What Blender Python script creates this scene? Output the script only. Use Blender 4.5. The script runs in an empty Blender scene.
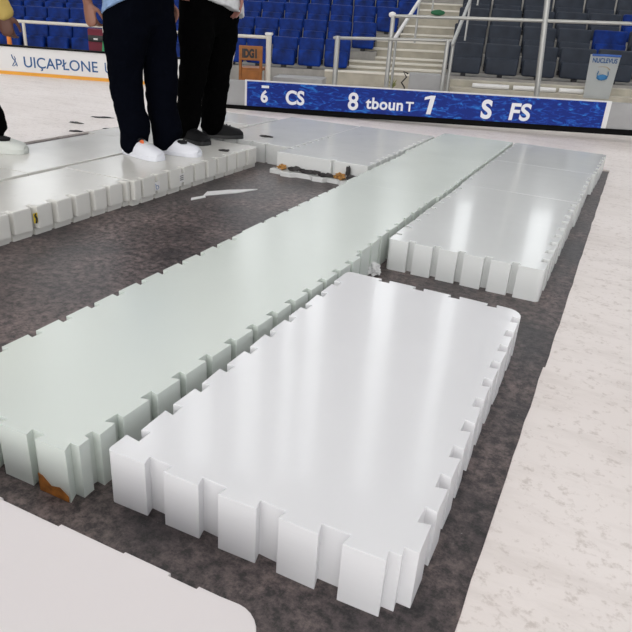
import bpy, bmesh, math, random
from mathutils import Vector, Matrix, noise
random.seed(7)
sc = bpy.context.scene
C = sc.collection
T = 0.137            # panel thickness
H = 0.9815           # lens height

# ------------------------------------------------------------------ helpers
def link(name, bm, mat, parent=None, smooth=True, mw=None):
    me = bpy.data.meshes.new(name)
    bmesh.ops.recalc_face_normals(bm, faces=bm.faces[:])
    if smooth:
        for f in bm.faces: f.smooth = True
    bm.to_mesh(me); bm.free()
    if mat: me.materials.append(mat)
    if smooth:
        try: me.set_sharp_from_angle(angle=math.radians(35))
        except Exception: pass
    o = bpy.data.objects.new(name, me); C.objects.link(o)
    if parent: o.parent = parent
    if mw is not None: o.matrix_world = mw
    return o

def tag(o, label=None, cat=None, group=None, kind=None):
    if label: o['label'] = label
    if cat: o['category'] = cat
    if group: o['group'] = group
    if kind: o['kind'] = kind
    return o

def empty(name, loc, rz=0.0, label=None, cat=None, group=None):
    o = bpy.data.objects.new(name, None); C.objects.link(o)
    o.location = loc; o.rotation_euler = (0, 0, rz); o.empty_display_size = .05
    return tag(o, label, cat, group)

def dup(root, loc, rz, label=None, group=None):
    r = root.copy(); C.objects.link(r); r.location = loc; r.rotation_euler = (0, 0, rz)
    if label: r['label'] = label
    if group: r['group'] = group
    for ch in list(root.children):
        c = ch.copy(); C.objects.link(c); c.parent = r
        for g in list(ch.children):
            d = g.copy(); C.objects.link(d); d.parent = c
    return r

def box(bm, lo, hi, bev=0.0, seg=2, M=None):
    b = bmesh.new()
    r = bmesh.ops.create_cube(b, size=1.0)
    for v in b.verts:
        v.co = Vector([lo[i] + (v.co[i] + .5) * (hi[i] - lo[i]) for i in range(3)])
    if bev > 0:
        bmesh.ops.bevel(b, geom=b.edges[:], offset=bev, segments=seg, profile=.5, affect='EDGES')
    merge(bm, b, M)

def merge(bm, b, M=None):
    if M is not None: b.transform(M)
    me = bpy.data.meshes.new('t'); b.to_mesh(me); b.free()
    bm.from_mesh(me); bpy.data.meshes.remove(me)

def tube(bm, pts, rad, n=12, sq=1.0, cap=True, up=None):
    """closed tapered tube; sq flattens the second axis"""
    pts = [Vector(p) for p in pts]
    if not hasattr(rad, '__len__'): rad = [rad] * len(pts)
    rings = []
    t0 = (pts[1] - pts[0]).normalized()
    ref = Vector(up) if up is not None else (Vector((0, 0, 1)) if abs(t0.z) < .9 else Vector((1, 0, 0)))
    a = t0.cross(ref).normalized()
    P, R, Tn = [], [], []
    for i, p in enumerate(pts):
        if i == 0: t = pts[1] - pts[0]
        elif i == len(pts) - 1: t = pts[-1] - pts[-2]
        else: t = (pts[i + 1] - p).normalized() + (p - pts[i - 1]).normalized()
        P.append(p); R.append(rad[i]); Tn.append(t.normalized())
    if cap:   # round ends
        r0 = R[0] if not isinstance(R[0], tuple) else R[0][0]
        r1 = R[-1] if not isinstance(R[-1], tuple) else R[-1][0]
        def sc_(r, k): return (r[0] * k, r[1] * k) if isinstance(r, tuple) else r * k
        P = [P[0] - Tn[0] * r0 * .85, P[0] - Tn[0] * r0 * .5] + P + [P[-1] + Tn[-1] * r1 * .5, P[-1] + Tn[-1] * r1 * .85]
        R = [sc_(R[0], .5), sc_(R[0], .86)] + R + [sc_(R[-1], .86), sc_(R[-1], .5)]
        Tn = [Tn[0]] * 2 + Tn + [Tn[-1]] * 2
    for p, r, t in zip(P, R, Tn):
        a = (a - t * a.dot(t)).normalized(); b = t.cross(a)
        ra, rb = r if isinstance(r, tuple) else (r, r * sq)
        rings.append([bm.verts.new(p + a * (ra * math.cos(2 * math.pi * k / n)) + b * (rb * math.sin(2 * math.pi * k / n))) for k in range(n)])
    for i in range(len(rings) - 1):
        for k in range(n):
            bm.faces.new((rings[i][k], rings[i][(k + 1) % n], rings[i + 1][(k + 1) % n], rings[i + 1][k]))
    bm.faces.new(rings[0][::-1]); bm.faces.new(rings[-1])

def blob(bm, c, r, sub=2, jit=0.0, seed=0):
    b = bmesh.new(); bmesh.ops.create_icosphere(b, subdivisions=sub, radius=1.0)
    for v in b.verts:
        k = 1 + jit * noise.noise(v.co * 1.7 + Vector((seed, seed * 2.3, 0)))
        v.co = Vector((v.co.x * r[0] * k, v.co.y * r[1] * k, v.co.z * r[2] * k)) + Vector(c)
    merge(bm, b)

def extrude_poly(bm, pts, z0, z1, bev=0.0, seg=2, vert=False):
    b = bmesh.new()
    vs = [b.verts.new((p[0], p[1], z0)) for p in pts]
    f = b.faces.new(vs)
    r = bmesh.ops.extrude_face_region(b, geom=[f])
    for v in r['geom']:
        if isinstance(v, bmesh.types.BMVert): v.co.z = z1
    bmesh.ops.recalc_face_normals(b, faces=b.faces[:])
    if bev > 0:
        top = [e for e in b.edges if all(abs(v.co.z - max(z0, z1)) < 1e-6 for v in e.verts) or (vert and abs(e.verts[0].co.z - e.verts[1].co.z) > 1e-4)]
        bmesh.ops.bevel(b, geom=top, offset=bev, segments=seg, profile=.5, affect='EDGES', clamp_overlap=True)
    merge(bm, b)

# ------------------------------------------------------------------ materials
def nodes(name):
    m = bpy.data.materials.new(name); m.use_nodes = True
    nt = m.node_tree; b = nt.nodes['Principled BSDF']
    return m, nt, b

def N(nt, t, **kw):
    n = nt.nodes.new(t)
    for k, v in kw.items():
        if k in n.inputs: n.inputs[k].default_value = v
        else: setattr(n, k, v)
    return n

def plain(name, col, rough=.5, metal=0.0, spec=.5, nscale=0, namt=0.0, bump=0.0, bscale=40):
    m, nt, b = nodes(name)
    b.inputs['Base Color'].default_value = (*col, 1); b.inputs['Roughness'].default_value = rough
    b.inputs['Metallic'].default_value = metal; b.inputs['Specular IOR Level'].default_value = spec
    tc = N(nt, 'ShaderNodeTexCoord')
    if namt > 0:
        n = N(nt, 'ShaderNodeTexNoise', Scale=nscale, Detail=5.0)
        nt.links.new(tc.outputs['Object'], n.inputs['Vector'])
        r = N(nt, 'ShaderNodeValToRGB')
        r.color_ramp.elements[0].position = .3; r.color_ramp.elements[1].position = .7
        r.color_ramp.elements[0].color = (*[c * (1 - namt) for c in col], 1)
        r.color_ramp.elements[1].color = (*[min(1, c * (1 + namt)) for c in col], 1)
        nt.links.new(n.outputs['Fac'], r.inputs['Fac']); nt.links.new(r.outputs['Color'], b.inputs['Base Color'])
    if bump > 0:
        n2 = N(nt, 'ShaderNodeTexNoise', Scale=bscale, Detail=4.0)
        nt.links.new(tc.outputs['Object'], n2.inputs['Vector'])
        bp = N(nt, 'ShaderNodeBump', Strength=bump, Distance=.01)
        nt.links.new(n2.outputs['Fac'], bp.inputs['Height']); nt.links.new(bp.outputs['Normal'], b.inputs['Normal'])
    return m

def foam(name, col, rough, bump=.05, coat=0.0, side=.55, dirt=0.0, spec=.5, wet=None):
    """white panel: glossy wet top, duller sawn sides"""
    m, nt, b = nodes(name)
    tc = N(nt, 'ShaderNodeTexCoord'); geo = N(nt, 'ShaderNodeNewGeometry')
    sep = N(nt, 'ShaderNodeSeparateXYZ'); nt.links.new(geo.outputs['Normal'], sep.inputs[0])
    mr = N(nt, 'ShaderNodeMapRange'); mr.inputs['From Min'].default_value = .6; mr.inputs['From Max'].default_value = .98
    mr.inputs['To Min'].default_value = side; mr.inputs['To Max'].default_value = rough
    nt.links.new(sep.outputs['Z'], mr.inputs['Value'])
    n = N(nt, 'ShaderNodeTexNoise', Scale=3.0, Detail=4.0); nt.links.new(tc.outputs['Object'], n.inputs['Vector'])
    add = N(nt, 'ShaderNodeMath', operation='MULTIPLY_ADD'); add.inputs[1].default_value = rough * .5
    nt.links.new(n.outputs['Fac'], add.inputs[0])
    sub = N(nt, 'ShaderNodeMath', operation='SUBTRACT'); sub.inputs[1].default_value = rough * .25
    nt.links.new(mr.outputs['Result'], sub.inputs[0]); nt.links.new(sub.outputs[0], add.inputs[2])
    nt.links.new(add.outputs[0], b.inputs['Roughness'])
    # colour with faint mottling, optional brown dirt specks
    r = N(nt, 'ShaderNodeValToRGB')
    r.color_ramp.elements[0].position = .1; r.color_ramp.elements[1].position = .9
    r.color_ramp.elements[0].color = (*[c * .97 for c in col], 1); r.color_ramp.elements[1].color = (*col, 1)
    nt.links.new(n.outputs['Fac'], r.inputs['Fac'])
    out = r.outputs['Color']
    if dirt > 0:
        n3 = N(nt, 'ShaderNodeTexNoise', Scale=16.0, Detail=6.0, Roughness=.7); nt.links.new(tc.outputs['Object'], n3.inputs['Vector'])
        r3 = N(nt, 'ShaderNodeValToRGB'); r3.color_ramp.elements[0].position = .60; r3.color_ramp.elements[1].position = .74
        r3.color_ramp.elements[0].color = (0, 0, 0, 1); r3.color_ramp.elements[1].color = (dirt, dirt, dirt, 1)
        nt.links.new(n3.outputs['Fac'], r3.inputs['Fac'])
        mx = N(nt, 'ShaderNodeMixRGB'); mx.inputs['Color2'].default_value = (.36, .33, .28, 1)
        nt.links.new(r3.outputs['Color'], mx.inputs['Fac']); nt.links.new(out, mx.inputs['Color1']); out = mx.outputs['Color']
    nt.links.new(out, b.inputs['Base Color'])
    b.inputs['Specular IOR Level'].default_value = spec
    b.inputs['Coat Weight'].default_value = coat; b.inputs['Coat Roughness'].default_value = .05
    n2 = N(nt, 'ShaderNodeTexNoise', Scale=5.0 if wet is None else wet, Detail=2.0); nt.links.new(tc.outputs['Object'], n2.inputs['Vector'])
    # sawn layers on the sides
    mp = N(nt, 'ShaderNodeMapping'); mp.inputs['Scale'].default_value = (2, 2, 90); nt.links.new(tc.outputs['Object'], mp.inputs['Vector'])
    n4 = N(nt, 'ShaderNodeTexNoise', Scale=1.0, Detail=2.0); nt.links.new(mp.outputs['Vector'], n4.inputs['Vector'])
    b2 = N(nt, 'ShaderNodeBump', Strength=.25, Distance=.002); nt.links.new(n4.outputs['Fac'], b2.inputs['Height'])
    bp = N(nt, 'ShaderNodeBump', Strength=bump, Distance=.02); nt.links.new(n2.outputs['Fac'], bp.inputs['Height'])
    nt.links.new(b2.outputs['Normal'], bp.inputs['Normal'])
    nt.links.new(bp.outputs['Normal'], b.inputs['Normal'])
    return m

M = {}
M['foamA'] = foam('white_foam', (.80, .80, .815), .14, .05, .25)
M['foamB'] = foam('greenish_white_foam', (.695, .745, .70), .235, .03)
M['foamC'] = foam('wet_grey_white_foam', (.70, .715, .705), .17, .10, .25, wet=3.5)
M['foamF'] = foam('cream_white_foam', (.72, .71, .67), .22, .08, dirt=.22)
M['foamD'] = foam('dirty_white_foam', (.70, .71, .70), .16, .08, dirt=.35)
M['foamE'] = foam('pinkish_white_foam', (.76, .715, .715), .32, .04)
M['rust'] = plain('rust_stain', (.36, .13, .02), .6, namt=.5, nscale=40)
M['shred'] = plain('white_shred', (.75, .75, .75), .6)

def floor_mat():
    m, nt, b = nodes('dark_wet_concrete')
    tc = N(nt, 'ShaderNodeTexCoord')
    n1 = N(nt, 'ShaderNodeTexNoise', Scale=2.6, Detail=8.0, Roughness=.65)
    n2 = N(nt, 'ShaderNodeTexNoise', Scale=34.0, Detail=10.0, Roughness=.78)
    n3 = N(nt, 'ShaderNodeTexNoise', Scale=90.0, Detail=4.0, Roughness=.7)
    for n in (n1, n2, n3): nt.links.new(tc.outputs['Object'], n.inputs['Vector'])
    r1 = N(nt, 'ShaderNodeValToRGB'); e = r1.color_ramp.elements
    e[0].position = .38; e[0].color = (.028, .024, .026, 1); e[1].position = .70; e[1].color = (.120, .098, .096, 1)
    r2 = N(nt, 'ShaderNodeValToRGB'); e = r2.color_ramp.elements
    e[0].position = .42; e[0].color = (.40, .40, .42, 1); e[1].position = .62; e[1].color = (2.6, 2.4, 2.3, 1)
    mul = N(nt, 'ShaderNodeMixRGB', blend_type='MULTIPLY'); mul.inputs['Fac'].default_value = 1
    nt.links.new(n1.outputs['Fac'], r1.inputs['Fac']); nt.links.new(n2.outputs['Fac'], r2.inputs['Fac'])
    nt.links.new(r1.outputs['Color'], mul.inputs['Color1']); nt.links.new(r2.outputs['Color'], mul.inputs['Color2'])
    r3 = N(nt, 'ShaderNodeValToRGB'); e = r3.color_ramp.elements
    e[0].position = .66; e[0].color = (0, 0, 0, 1); e[1].position = .78; e[1].color = (.7, .7, .7, 1)
    nt.links.new(n3.outputs['Fac'], r3.inputs['Fac'])
    mx = N(nt, 'ShaderNodeMixRGB'); mx.inputs['Color2'].default_value = (.42, .40, .39, 1)
    nt.links.new(r3.outputs['Color'], mx.inputs['Fac']); nt.links.new(mul.outputs['Color'], mx.inputs['Color1'])
    nt.links.new(mx.outputs['Color'], b.inputs['Base Color'])
    rr = N(nt, 'ShaderNodeMapRange'); rr.inputs['To Min'].default_value = .26; rr.inputs['To Max'].default_value = .55
    nt.links.new(n1.outputs['Fac'], rr.inputs['Value']); nt.links.new(rr.outputs['Result'], b.inputs['Roughness'])
    bp = N(nt, 'ShaderNodeBump', Strength=.35, Distance=.004); nt.links.new(n2.outputs['Fac'], bp.inputs['Height'])
    nt.links.new(bp.outputs['Normal'], b.inputs['Normal'])
    return m
M['floor'] = floor_mat()

def ice_mat():
    m, nt, b = nodes('trodden_ice')
    tc = N(nt, 'ShaderNodeTexCoord')
    n1 = N(nt, 'ShaderNodeTexNoise', Scale=1.2, Detail=4.0)
    n2 = N(nt, 'ShaderNodeTexNoise', Scale=38.0, Detail=6.0, Roughness=.65)
    mp = N(nt, 'ShaderNodeMapping'); mp.inputs['Scale'].default_value = (1.2, 5.0, 1); mp.inputs['Rotation'].default_value = (0, 0, .3)
    nt.links.new(tc.outputs['Object'], mp.inputs['Vector'])
    n3 = N(nt, 'ShaderNodeTexNoise', Scale=1.6, Detail=7.0, Roughness=.7); nt.links.new(mp.outputs['Vector'], n3.inputs['Vector'])
    for n in (n1, n2): nt.links.new(tc.outputs['Object'], n.inputs['Vector'])
    # warm off-white, mottled at random
    r1 = N(nt, 'ShaderNodeValToRGB'); e = r1.color_ramp.elements
    e[0].position = .35; e[0].color = (.80, .735, .70, 1); e[1].position = .65; e[1].color = (.87, .81, .78, 1)
    nt.links.new(n1.outputs['Fac'], r1.inputs['Fac'])
    r2 = N(nt, 'ShaderNodeValToRGB'); e = r2.color_ramp.elements
    e[0].position = .33; e[0].color = (.50, .45, .40, 1); e[1].position = .46; e[1].color = (1, 1, 1, 1)
    nt.links.new(n2.outputs['Fac'], r2.inputs['Fac'])
    mul = N(nt, 'ShaderNodeMixRGB', blend_type='MULTIPLY'); mul.inputs['Fac'].default_value = .42
    nt.links.new(r1.outputs['Color'], mul.inputs['Color1']); nt.links.new(r2.outputs['Color'], mul.inputs['Color2'])
    r3 = N(nt, 'ShaderNodeValToRGB'); e = r3.color_ramp.elements
    e[0].position = .34; e[0].color = (.50, .46, .42, 1); e[1].position = .50; e[1].color = (1, 1, 1, 1)
    nt.links.new(n3.outputs['Fac'], r3.inputs['Fac'])
    mul2 = N(nt, 'ShaderNodeMixRGB', blend_type='MULTIPLY'); mul2.inputs['Fac'].default_value = .20
    nt.links.new(mul.outputs['Color'], mul2.inputs['Color1']); nt.links.new(r3.outputs['Color'], mul2.inputs['Color2'])
    nt.links.new(mul2.outputs['Color'], b.inputs['Base Color'])
    b.inputs['Roughness'].default_value = .42
    bp = N(nt, 'ShaderNodeBump', Strength=.25, Distance=.004); nt.links.new(n2.outputs['Fac'], bp.inputs['Height'])
    nt.links.new(bp.outputs['Normal'], b.inputs['Normal'])
    return m
M['ice'] = ice_mat()

def ad_mat():
    m, nt, b = nodes('blue_ad_print')
    tc = N(nt, 'ShaderNodeTexCoord')
    mp = N(nt, 'ShaderNodeMapping'); mp.inputs['Scale'].default_value = (1, 1, 2.6); nt.links.new(tc.outputs['Object'], mp.inputs['Vector'])
    n = N(nt, 'ShaderNodeTexNoise', Scale=9.0, Detail=5.0, Roughness=.6, Distortion=1.4); nt.links.new(mp.outputs['Vector'], n.inputs['Vector'])
    r = N(nt, 'ShaderNodeValToRGB'); e = r.color_ramp.elements
    e[0].position = .50; e[0].color = (.006, .024, .21, 1); e[1].position = .72; e[1].color = (.03, .25, .68, 1)
    e2_ = e.new(.58); e2_.color = (.01, .06, .38, 1)
    nt.links.new(n.outputs['Fac'], r.inputs['Fac']); nt.links.new(r.outputs['Color'], b.inputs['Base Color'])
    b.inputs['Roughness'].default_value = .5; b.inputs['Specular IOR Level'].default_value = .2
    return m
M['ad'] = ad_mat()
M['white_paint'] = plain('white_paint', (.74, .73, .72), .4)
M['lettering'] = plain('white_lettering', (.80, .81, .83), .5)
M['navy_letter'] = plain('navy_lettering', (.02, .09, .25), .6)
M['yellow_kick'] = plain('yellow_kick_strip', (.78, .36, .03), .45)
M['black_kick'] = plain('black_kick_strip', (.003, .003, .003), .7, spec=.1)
M['grey_board'] = plain('grey_board', (.34, .34, .34), .5, nscale=6, namt=.08)
M['concrete'] = plain('stand_concrete', (.30, .29, .27), .75, nscale=8, namt=.15, bump=.2)
M['step'] = plain('beige_step', (.42, .39, .32), .7, nscale=6, namt=.15)
M['nosing'] = plain('pale_nosing', (.72, .69, .62), .6)
M['dark_gap'] = plain('dark_underframe', (.012, .012, .016), .6)
M['blue_seat'] = plain('blue_plastic', (.002, .024, .175), .5, spec=.15, nscale=7, namt=.55, bump=.25, bscale=9)
M['grey_seat'] = plain('charcoal_plastic', (.026, .033, .048), .55, spec=.25, nscale=5, namt=.3, bump=.2, bscale=9)
M['steel'] = plain('brushed_steel', (.42, .42, .40), .35, metal=.7)
M['cream_rail'] = plain('cream_painted_rail', (.66, .62, .55), .4)
M['wall'] = plain('back_wall_paint', (.30, .31, .34), .8)
M['ceiling'] = plain('ceiling_paint', (.50, .50, .50), .9)
M['orange'] = plain('orange_wood', (.30, .10, .014), .5, nscale=12, namt=.2)
M['black'] = plain('black_paint', (.01, .01, .01), .5)
M['maroon'] = plain('maroon_fabric', (.16, .012, .03), .7)
M['green'] = plain('green_plastic', (.01, .30, .10), .45)
M['darkgreen'] = plain('dark_green_fabric', (.01, .10, .04), .7)
M['banner'] = plain('banner_fabric', (.60, .62, .61), .6)
M['gold'] = plain('gold_print', (.55, .36, .10), .5)
M['emblem_blue'] = plain('emblem_blue_print', (.02, .16, .36), .5)
M['pants_navy'] = plain('navy_black_trousers', (.0018, .0024, .005), 1.0, spec=.03, bump=.5, bscale=14)
M['pants_black'] = plain('black_trousers', (.0016, .0016, .0017), 1.0, spec=.03, bump=.5, bscale=14)
M['shirt_blue'] = plain('light_blue_shirt', (.25, .38, .62), .8, bump=.3, bscale=12)
M['shirt_white'] = plain('white_grey_shirt', (.62, .62, .63), .8, nscale=14, namt=.2, bump=.3, bscale=12)
M['shirt_yellow'] = plain('mustard_yellow_sleeve', (.50, .36, .10), .8, bump=.3, bscale=12)
M['cuff'] = plain('black_cuff', (.015, .013, .012), .7)
M['hair'] = plain('black_hair', (.012, .010, .009), .5)
def skin(name, col):
    m, nt, b = nodes(name)
    b.inputs['Base Color'].default_value = (*col, 1); b.inputs['Roughness'].default_value = .5
    b.inputs['Subsurface Weight'].default_value = .08; b.inputs['Subsurface Radius'].default_value = (.02, .008, .004)
    return m
M['skin_a'] = skin('tan_skin', (.27, .12, .08)); M['skin_b'] = skin('brown_skin', (.11, .042, .026)); M['skin_c'] = skin('pinkish_skin', (.33, .15, .12))
M['shoe_white'] = plain('white_shoe', (.74, .75, .80), .5)
M['shoe_black'] = plain('black_shoe', (.006, .006, .007), .6, spec=.2)
M['sole_white'] = plain('white_sole', (.62, .64, .60), .5)
M['sole_black'] = plain('black_sole', (.008, .008, .008), .5)
M['red_orange'] = plain('orange_patch', (.80, .16, .04), .5)
M['yellow'] = plain('yellow_label', (.75, .55, .03), .5)
M['blue_grey'] = plain('blue_grey_print', (.28, .33, .45), .5)
M['brown'] = plain('brown_debris', (.38, .19, .05), .8, nscale=60, namt=.6)
M['tarp'] = plain('dark_tarp', (.03, .026, .026), .6, nscale=60, namt=.5)

def emit(name, col, s):
    m = bpy.data.materials.new(name); m.use_nodes = True
    nt = m.node_tree; nt.nodes.clear()
    o = N(nt, 'ShaderNodeOutputMaterial'); e = N(nt, 'ShaderNodeEmission')
    e.inputs['Color'].default_value = (*col, 1); e.inputs['Strength'].default_value = s
    nt.links.new(e.outputs[0], o.inputs[0]); return m
M['lamp'] = emit('lamp_diffuser', (1.0, .97, .93), 6.5)
M['pane'] = emit('daylit_pane', (.95, .98, 1.0), 2.6)

# ------------------------------------------------------------------ camera
f_, pit, roll, yaw = 644.95, 0.43706, 0.069486, -0.41886
fw = Vector((math.sin(yaw) * math.cos(pit), math.cos(yaw) * math.cos(pit), -math.sin(pit)))
r0 = Vector((math.cos(yaw), -math.sin(yaw), 0)); u0 = r0.cross(fw)
rr = r0 * math.cos(roll) + u0 * math.sin(roll); uu = -r0 * math.sin(roll) + u0 * math.cos(roll)
cd = bpy.data.cameras.new('camera'); cd.sensor_fit = 'HORIZONTAL'; cd.sensor_width = 36; cd.lens = f_ / 632 * 36
cd.clip_start = .02; cd.clip_end = 200
cam = bpy.data.objects.new('camera', cd); C.objects.link(cam)
cam.matrix_world = Matrix(((rr.x, uu.x, -fw.x, 0), (rr.y, uu.y, -fw.y, 0), (rr.z, uu.z, -fw.z, H), (0, 0, 0, 1)))
sc.camera = cam

# ------------------------------------------------------------------ ground
bm = bmesh.new(); box(bm, (-14, -8, -.25), (14, 24, 0))
tag(link('floor', bm, M['floor'], smooth=False), kind='structure')
# thin sheet of ice around the dark strip of bare floor
def ragged(a, b, n, amp, seed):
    a = Vector(a); b = Vector(b); d = (b - a); nrm = Vector((-d.y, d.x)).normalized(); out = []
    for i in range(n + 1):
        t = i / n; p = a + d * t
        k = 0 if i in (0, n) else amp * (noise.noise(Vector((t * n * .6, seed, 0))) + .35 * noise.noise(Vector((t * n * 2.1, seed, 4))))
        out.append(tuple(p + nrm * k))
    return out
ICE = .014
bm = bmesh.new()
inner = ragged((-.068, -6), (-.068, 1.95), 90, .006, 1) + ragged((-.062, 1.951), (-.062, 5.62), 40, .006, 2) + ragged((-.063, 5.621), (-3.9, 5.55), 40, .02, 3) + ragged((-3.9, 5.5), (-3.9, -6), 30, .02, 5)
poly = inner + [(-13.5, -6), (-13.5, 20), (13, 20), (13, -6)]
extrude_poly(bm, poly, .0, ICE, .003, 1)
tag(link('ice_sheet', bm, M['ice'], smooth=False), kind='structure')

# ------------------------------------------------------------------ panels
def outline(W, L, front=(), right=(), back=(), left=(), d=.024, e=.006, corners=('r', 'c', 'r', 'r'), rad=.03, cut=.046, jit=.0022, seed=0, custom=None):
    if not hasattr(rad, '__len__'): rad = [rad] * 4
    rnd = random.Random(seed); P = []
    def J(): return (rnd.random() - .5) * 2 * jit
    def side(org, ax, inn, length, notches, c0, c1, rad):
        """walk one side; org corner, ax direction, inn inward"""
        out = []
        org = Vector(org); ax = Vector(ax); inn = Vector(inn)
        if c0 == 'c' and not custom: out.append(org + ax * cut)
        for a, b in notches:
            if a < cut + .01 and c0 == 'c': continue
            if b > length - cut - .01 and c1 == 'c': continue
            if a < .02 or b > length - .02: continue
            j = J()
            out += [org + ax * (a + j) + inn * J(), org + ax * (a - e + j) + inn * (d + J()), org + ax * (b + e + j) + inn * (d + J()), org + ax * (b + j) + inn * J()]
        if c1 == 'c' and custom:
            out += [Vector(p) for p in custom]
        elif c1 == 'c':
            end = org + ax * length
            out += [end - ax * cut, end - ax * (cut + .004) + inn * d, end - ax * d * 1.05 + inn * d, end - ax * (d + .004) + inn * cut]
        elif c1 == 'r':
            end = org + ax * length
            cen = end - ax * rad + inn * rad
            for k in range(6):
                t = k / 5 * math.pi / 2
                out.append(cen + (-inn) * (rad * math.cos(t)) + ax * (rad * math.sin(t)))
        else: out.append(org + ax * length)
        return out
    P += side((0, 0), (1, 0), (0, 1), W, front, corners[0], corners[1], rad[1])
    P += side((W, 0), (0, 1), (-1, 0), L, right, corners[1], corners[2], rad[2])
    P += side((W, L), (-1, 0), (0, -1), W, back, corners[2], corners[3], rad[3])
    P += side((0, L), (0, -1), (1, 0), L, left, corners[3], corners[0], rad[0])
    return P

def notches(start, pitch, gap, n): return [(start + k * pitch, start + k * pitch + gap) for k in range(n)]
def panel(x, y, W, L, mat, label, group, rz=0.0, z=0.0, t=T, bev=.005, taper=0.0, ledge=0.0, seedA=False, **kw):
    bm = bmesh.new()
    pts = outline(W, L, **kw)
    if seedA: pts = [(p[0] - .014, p[1]) if p[0] < .02 and p[1] < .062 else p for p in pts]
    extrude_poly(bm, pts, ledge, t, bev, 2, True)
    if ledge:
        lo_ = [(min(p[0], W - .022) if p[0] > W - .05 else p[0], p[1]) for p in pts]
        extrude_poly(bm, lo_, 0, ledge + .002)
    if taper:
        for v in bm.verts: v.co.x += taper * (v.co.y / L) * (v.co.x / W)
    o = link('foam_block', bm, mat)
    wn = o.modifiers.new('wn', 'WEIGHTED_NORMAL'); wn.weight = 100; wn.keep_sharp = True
    o.location = (x, y, z); o.rotation_euler = (0, 0, rz)
    return tag(o, label, 'foam block', group)
G1 = 'white interlocking foam panels laid on the floor'
q = .1125
# A: the near glossy panel
panel(-.805, .822, .65, 1.244, M['foamA'], 'large glossy white foam panel in the foreground with toothed edges', G1,
      front=notches(.0837, .13, .0463, 4), right=notches(.127, q, .036, 10), back=[(a, b) for a, b in notches(.09, .13, .03, 4)],
      left=[(1.244 - v_ - .028, 1.244 - v_) for v_ in (1.10, .985, .863, .754, .637, .519, .402, .288, .177, .060)], seed=1, rad=(.010, .03, .055, .02), seedA=True, taper=-.018)
# left side is walked backwards (from the far end): notch positions measured from there
# B: long row beside it
pB = panel(-1.352, .775, .478, 1.46, M['foamB'], 'long pale greenish foam panel left of the near glossy panel, rust stain on corner tooth', G1, taper=.052,
      front=notches(.024, .110, .026, 4), right=notches(.128, q, .026, 12), back=[], left=notches(.09, q, .028, 12), corners=('r', 'c', 's', 's'), seed=2, d=.022, jit=.001,
      custom=[(.464, 0), (.452, .026), (.476, .026), (.474, .056), (.458, .060), (.460, .080), (.483, .078)])
bm = bmesh.new()
pts = [(0, .0), (.083, .0), (.083, .014), (.060, .030), (.035, .024), (.012, .043), (0, .046)]
vs = [bm.verts.new((p[0], 0, p[1])) for p in pts]; fc = bm.faces.new(vs)
r = bmesh.ops.extrude_face_region(bm, geom=[fc]); bmesh.ops.translate(bm, vec=(0, -.0015, 0), verts=[v for v in r['geom'] if isinstance(v, bmesh.types.BMVert)])
st = link('rust_stain', bm, M['rust'], pB, smooth=False); st.location = (.378, -.0015, .002); tag(st, 'brown rust stain on the bottom of the tooth')
panel(-1.362, 2.2352, .517, 1.1328, M['foamB'], 'pale greenish foam panel second from the front in the long middle row', G1, taper=.0,
      right=notches(.05, q, .024, 9), left=notches(.05, q, .026, 9), corners='ssss', d=.014, e=.003, seed=3, bev=.0015)
panel(-1.375, 3.368, .545, 1.12, M['foamB'], 'pale greenish foam panel third from the front in the long middle row', G1,
      right=notches(.05, q, .024, 9), left=notches(.05, q, .026, 9), corners='ssss', d=.014, e=.003, seed=4, bev=.0015)
panel(-1.395, 4.4882, .570, 1.06, M['foamB'], 'pale greenish foam panel at the far end of the long middle row', G1,
      right=notches(.05, q, .024, 8), left=notches(.05, q, .026, 9), corners='sssr', d=.014, e=.003, seed=5, bev=.0015)
# C: right row of wet panels
panel(-.812, 2.525, .648, 1.24, M['foamC'], 'nearest wet panel of the right row with six big teeth facing the camera', G1, rz=-.006,
      front=notches(.088, .1075, .026, 5), right=notches(.10, .13, .045, 9), left=notches(.10, .13, .02, 9), corners=('r', 'r', 's', 's'), d=.030, e=.002, rad=.018, seed=6, bev=.008)
panel(-.808, 3.768, .66, .9, M['foamC'], 'wet grey white panel in the middle of the right row', G1,
      right=notches(.05, .13, .045, 6), left=notches(.05, .13, .02, 6), corners='ssss', d=.018, seed=7, bev=.002)
panel(-.804, 4.671, .675, .88, M['foamC'], 'wet grey white panel at the far end of the right row', G1, taper=.02,
      right=notches(.05, .13, .045, 6), left=notches(.05, .13, .02, 6), corners='ssrr', d=.018, seed=8, bev=.002)
# F: left rows where people stand
rF = notches(.10, .118, .022, 10)
panel(-2.728, 1.40, .453, 1.215, M['foamF'], 'cream white foam panel at the left picture edge with a yellow sticker on its tooth', G1, right=rF, corners='ssss', d=.035, e=.0, seed=9, bev=.012, ledge=.034, jit=.005)
panel(-2.735, 2.618, .485, 1.27, M['foamF'], 'cream white foam panel under the white sneakers, toothed side facing the bare floor', G1, right=notches(.05, .118, .022, 10), corners='ssrs', d=.035, e=0., seed=10, bev=.012, ledge=.034, jit=.005)
panel(-3.33, 1.15, .566, 1.25, M['foamF'], 'white foam panel at the far left behind the panel with the yellow sticker', G1, corners='ssss', seed=11)
panel(-3.33, 2.403, .563, 1.10, M['foamF'], 'white foam panel under the white and black shoe at the left', G1, corners='ssss', seed=12)
panel(-3.40, 3.506, .645, 1.10, M['foamF'], 'white foam panel behind the two people with white and black shoes', G1, corners='ssrr', seed=13)
panel(-2.735, 4.03, .657, 1.27, M['foamD'], 'white foam panel behind the black shoes, before the blue board', G1, corners='srss', front=notches(.1, .12, .02, 4), seed=14)
panel(-3.39, 4.64, .63, .46, M['foamD'], 'white foam panel farthest back on the left, before the blue board', G1, corners='srss', seed=15)
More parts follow.
